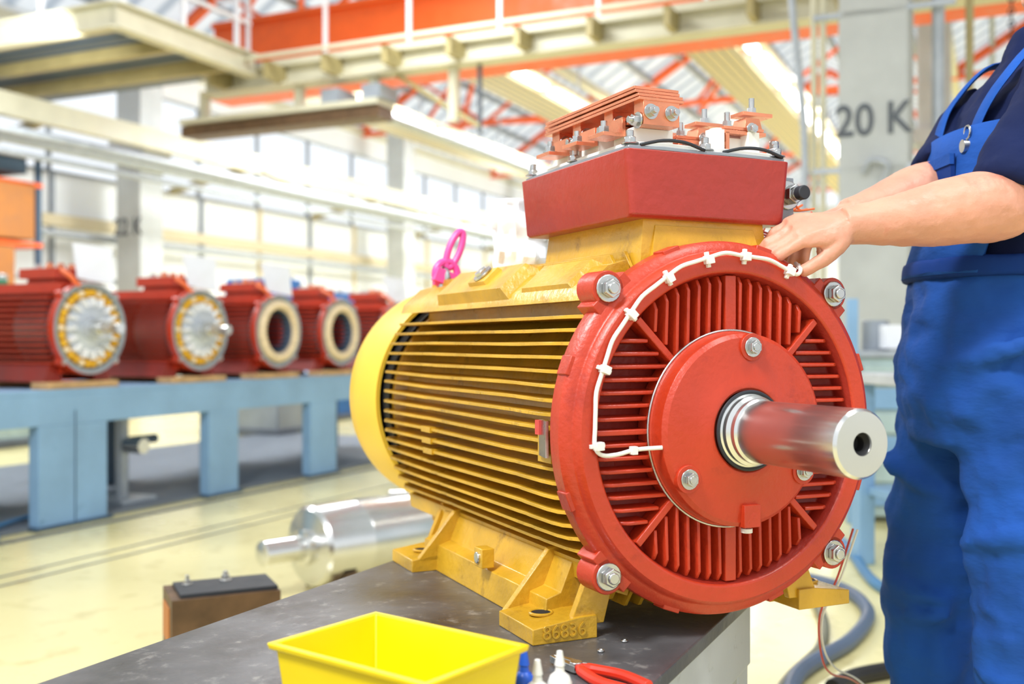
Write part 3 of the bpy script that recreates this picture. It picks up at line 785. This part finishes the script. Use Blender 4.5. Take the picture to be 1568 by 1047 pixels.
def torso(b,secs,m,seg=36,cy=1.985,a0=0,a1=360,closed=True):
    rgs=[]
    for z,cx,dx,dy in secs:
        n=seg if closed else seg+1
        rgs.append([Vector((cx+dx*math.copysign(abs(math.cos(a))**.85,math.cos(a)),cy+dy*math.copysign(abs(math.sin(a))**.85,math.sin(a)),z)) for a in [rad(a0+(a1-a0)*k/seg) for k in range(n)]])
    b.rings(rgs,m,cap=closed,closed=closed)
LS=Vector((.985,1.81,1.52)); LE=Vector((.835,1.76,1.276)); LW=Vector((.548,1.708,1.240))
RS=Vector((.985,2.17,1.52)); RE=Vector((.845,2.05,1.345)); RW=Vector((.625,1.93,1.285))
b=B()
torso(b,[(1.05,.91,.125,.165),(1.18,.925,.128,.165),(1.3,.955,.128,.172),(1.42,.975,.130,.185),(1.49,.985,.12,.18),(1.55,1.0,.09,.13),(1.60,1.02,.062,.068)],'shirt_navy')
for S_,E_,en in ((LS,LE,.93),(RS,RE,.90)):
    d=E_-S_
    b.tube([S_+Vector((0,.03 if S_ is LS else -.03,.0)),S_+d*.25,S_+d*.55,S_+d*en],[.080,.078,.076,.080],'shirt_navy',seg=20)
b.tube([(1.015,1.985,1.575),(1.03,1.985,1.63)],[.078,.070],'shirt_navy',seg=20)
wfin(b,'shirt',.010,4,.024,.09,disp2=.008,d2=.035)
b=B(); O='overall_blue'
torso(b,[(.86,.905,.135,.165),(.93,.90,.147,.185),(1.02,.90,.150,.187),(1.10,.905,.145,.182),(1.19,.92,.140,.178)],O)
LH=(.93,1.885,.96);LK=(.915,1.86,.53);LA=(.965,1.85,.10)
RH=(.905,2.08,.96);RK=(.84,2.10,.53);RA=(.875,2.12,.10)
for h,k,a in ((LH,LK,LA),(RH,RK,RA)):
    h,k,a=Vector(h),Vector(k),Vector(a)
    b.tube([h,h.lerp(k,.35),h.lerp(k,.75),k,k.lerp(a,.3),k.lerp(a,.75),a+Vector((0,0,-.03))],[.118,.112,.098,.090,.093,.092,.096],O,seg=22)
def fold(c,r,a0,a1,z0,z1,th):
    pts=[]
    for k in range(9):
        f=k/8; a=rad(a0+(a1-a0)*f); pts.append(Vector((c[0]+r*math.cos(a),c[1]+r*math.sin(a),z0+(z1-z0)*f)))
    b.tube(pts,[th*math.sin(math.pi*(.08+.84*k/8))+.002 for k in range(9)],O,seg=10)
for i,(a0,a1,z0,z1) in enumerate(((160,270,.90,.97),(175,290,.84,.93),(190,300,.77,.88),(150,250,1.0,1.03),(200,310,1.02,1.08))): fold((.925,1.90),.112+(.03 if i>2 else 0),a0,a1,z0,z1,.012)
for i,(a0,a1,z0,z1) in enumerate(((150,280,.60,.55),(160,300,.52,.56),(170,290,.47,.44),(150,290,.68,.74))): fold((.917,1.865),.088+(.012 if i>2 else 0),a0,a1,z0,z1,.012)
for i,(a0,a1,z0,z1) in enumerate(((150,260,.82,.76),(150,260,.60,.55),(160,270,.50,.53))): fold((.855,2.09),.098-(.006 if i else 0),a0,a1,z0,z1,.012)
wfin(b,'overalls',.0095,3,.032,.10,disp2=.012,d2=.04)
b=B()
torso(b,[(1.17,.92,.150,.184),(1.25,.942,.146,.186),(1.33,.958,.147,.19),(1.40,.968,.147,.195),(1.44,.975,.146,.195)],O,seg=24,a0=128,a1=232,closed=False)
o=wfin(b,'bib'); s=o.modifiers.new('s','SOLIDIFY'); s.thickness=.010; s.offset=1
b=B()
for y0,y1 in ((1.895,1.875),(2.075,2.095)):
    p=smooth_pts([(.838,y0,1.40),(.845,y0,1.45),(.880,y1,1.52),(.96,y1,1.60),(1.05,y1,1.575),(1.115,y1+.02,1.45),(1.085,1.985,1.25)],6)
    b.tube(p,[.021]*len(p),O,seg=12,flat=[.22]*len(p),side=(0,1,0))
    b.cyl((.830,y0,1.405),(.816,y0,1.405),.012,'zinc_bolt'); b.torus((.826,y0,1.43),.012,.0022,'zinc_bolt',ax='X',seg=18,s2=6)
b.box((.806,1.985,1.34),(.008,.15,.11),'overall_seam'); b.box((.803,1.985,1.385),(.008,.155,.02),O)
wfin(b,'straps_and_buckles')
b=B(); torso(b,[(1.165,.917,.153,.19),(1.17,.917,.157,.193),(1.2,.92,.157,.193),(1.205,.92,.150,.187)],'overall_seam'); wfin(b,'waistband',.008,4,.006,.1)
def hand(b,nb,W,F,N,K,curl,thumb_in=.0,sz=1.0,m='skin'):
    F=Vector(F).normalized(); N=Vector(N); N=(N-N.dot(F)*F).normalized(); K=F.cross(N)*K
    P=lambda f,k,n: W+(F*f+K*k+N*n)*sz
    rg=[]
    for f,hw,ht,kk in ((-.02,.031,.025,0),(.0,.031,.022,0),(.025,.037,.021,.002),(.055,.042,.019,.002),(.085,.043,.016,0),(.098,.038,.012,-.001)):
        rg.append([P(f,kk+hw*math.cos(2*math.pi*j/20),ht*math.sin(2*math.pi*j/20)) for j in range(20)])
    b.rings(rg,m)
    roots=((.029,.092),(.0095,.096),(-.0105,.093),(-.029,.085)); lens=((.043,.026,.020),(.047,.030,.021),(.044,.028,.020),(.035,.021,.018)); rr=(.0096,.0098,.0092,.0082)
    for i,(k,f) in enumerate(roots):
        ang=0; pos=P(f-.02,k*.9,-.001); 
        b.tube([P(.03,k*.6,.0155),P(.065,k*.85,.0135),P(f-.004,k,.0075)],[.003,.0045,.0075],m,seg=10)
        pts=[pos]; pos=P(f,k,.0); pts.append(pos); rads=[rr[i]*1.0,rr[i]*1.1]; spread=k*1.6
        for j,l in enumerate(lens[i]):
            ang+=rad(curl[i][j]); d=(F*math.cos(ang)-N*math.sin(ang)+K*spread).normalized()
            mid=pos+d*l*sz*.5; pos=pos+d*l*sz; pts+= [mid,pos]; rads+=[rr[i]*(.92-.05*j),rr[i]*(1.02-.08*j)]
        pts.append(pos+d*.004); rads[-1]*=.92; rads.append(rr[i]*.55)
        b.tube(pts,rads,m,seg=14)
        nn=(N*math.cos(ang)+F*math.sin(ang)).normalized(); q=pos-d*.005+nn*rr[i]*.72
        R=Matrix((d,K,nn)).transposed(); nb.sph(q,(.0068,.0055,.0022),'nail',R=R,u=12,v=8)
    tp=[P(.012,.018,-.004),P(.032,.036,-.012),P(.060,.050,-.024-thumb_in),P(.082,.052,-.036-thumb_in),P(.094,.051,-.043-thumb_in),P(.098,.050,-.045-thumb_in)]
    b.tube(tp,[.017,.015,.0118,.0108,.0098,.005],m,seg=14)
b=B(); nb=B()
def arm(S_,E_,W_):
    up=Vector((0,0,1))
    pts=[S_.lerp(E_,.55),E_+(S_-E_)*.12,E_+(W_-E_)*.05+up*.004,E_.lerp(W_,.22)+up*.006,E_.lerp(W_,.42)+up*.003,E_.lerp(W_,.62),E_.lerp(W_,.80),E_.lerp(W_,.94),W_+(W_-E_)*.03]
    b.tube(smooth_pts(pts,3),[r for seg_ in zip([.052,.055,.058,.059,.055,.047,.039],[.053,.0555,.059,.058,.052,.044,.036],[.054,.057,.060,.057,.050,.041,.034]) for r in seg_]+[.033,.032,.032,.031],'skin',seg=24)
arm(LS,LE,LW)
hand(b,nb,LW,(-.97,-.16,-.13),(-.10,-.66,.75),-1,((28,38,25),(30,36,24),(30,34,24),(32,32,20)),.0)
wfin(b,'left_arm_and_hand',.0034,3,.004,.03); wfin(nb,'left_fingernails')
b=B(); nb=B(); arm(RS,RE,RW)
hand(b,nb,RW,(-.80,-.45,-.30),(-.2,-.2,.95),1,((25,30,20),(28,30,20),(30,30,20),(32,30,20)))
wfin(b,'right_arm_and_hand',.0045,3); wfin(nb,'right_fingernails')
b=B(); hc=Vector((1.065,1.985,1.795))
b.tube([(1.03,1.985,1.54),(1.045,1.985,1.63),(1.07,1.985,1.72)],[.066,.06,.06],'skin',seg=20)
b.sph(hc+Vector((.01,0,.03)),(.102,.078,.10),'skin',u=24,v=16); b.sph(hc+Vector((-.025,0,-.04)),(.072,.060,.078),'skin',u=24,v=16)
b.sph(hc+Vector((-.075,0,-.095)),(.022,.024,.018),'skin'); b.tube([hc+Vector((-.088,0,.02)),hc+Vector((-.108,0,-.018)),hc+Vector((-.108,0,-.03)),hc+Vector((-.09,0,-.034))],[.010,.013,.015,.010],'skin')
for s in (-1,1):
    b.sph(hc+Vector((.005,s*.078,-.01)),(.018,.008,.032),'skin'); b.sph(hc+Vector((-.078,s*.032,.018)),(.014,.026,.008),'skin')
b.sph(hc+Vector((-.093,0,-.060)),(.008,.026,.006),'skin'); b.sph(hc+Vector((-.090,0,-.069)),(.008,.022,.007),'skin')
wfin(b,'head_and_neck',.006,3)
b=B()
for s in (-1,1):
    b.sph(hc+Vector((-.080,s*.032,.0)),.0125,'eye_white'); b.sph(hc+Vector((-.091,s*.032,0)),.0045,'leather_black'); b.sph(hc+Vector((-.091,s*.034,.022)),(.006,.02,.004),'hair_brown')
b.sph(hc+Vector((-.099,0,-.0645)),(.003,.022,.0018),'paint_red_dark')
wfin(b,'face_features')
b=B(); b.sph(hc+Vector((.025,0,.048)),(.104,.086,.096),'hair_brown',u=24,v=16); b.sph(hc+Vector((.06,0,-.01)),(.062,.074,.08),'hair_brown'); wfin(b,'hair',.007,3,.008,.02)
b=B()
for (x,y,_) in (LA,RA):
    b.rings([[Vector((x+cx+rx*math.cos(2*math.pi*k/20),y+ry*math.sin(2*math.pi*k/20),z)) for k in range(20)] for z,cx,rx,ry in ((0,-.06,.15,.052),(.025,-.06,.152,.054),(.05,-.05,.138,.05),(.08,-.015,.09,.047),(.12,.01,.058,.048),(.15,.012,.056,.05))],'leather_black')
wfin(b,'work_shoes')

# ================================================================== LIGHT
w=bpy.data.worlds.new('sky'); sc.world=w; w.use_nodes=True
bg=w.node_tree.nodes['Background']; bg.inputs[0].default_value=(.90,.95,1.0,1); bg.inputs[1].default_value=1.2
def area(name,loc,target,sx,sy,e,col=(1,1,1)):
    l=bpy.data.lights.new(name,'AREA'); l.shape='RECTANGLE'; l.size=sx; l.size_y=sy; l.energy=e; l.color=col
    o=bpy.data.objects.new(name,l); sc.collection.objects.link(o); o.location=loc
    d=Vector(target)-Vector(loc); o.rotation_euler=d.to_track_quat('-Z','Y').to_euler(); return o
cool=(.95,.98,1)
area('added_overhead_light',(-1.8,-.6,4.6),(.1,1.8,.9),1.0,1.0,235,(.99,.99,1))  # key area light added above the camera to light the motor, no fixture
area('added_overhead_light',(2.2,.6,5.2),(.6,1.8,.9),1.0,1.0,85,(.98,.99,1))  # weaker area light added on the right, also without a fixture
for p,q,e in ((1,4.5,430),(6.5,1.5,330),(13.5,4.5,600),(20,4.5,620),(18,-2,600),(28,3,680),(28,-3,600),(38,0,680)):
    v=hall(p,q,6.45 if p>10 else 6.6); area('added_overhead_light',v,v+Vector((0.001,0,-1)),2.0,2.0,e,cool)  # area lights added to brighten the hall, separate from the trough tubes
for p in (5,13,21,30):
    v=hall(p,5.6,4.7); area('added_wall_light',v,hall(p,11,2.2),1.6,.4,165,cool)  # area lights added to brighten the left wall, no fixtures there
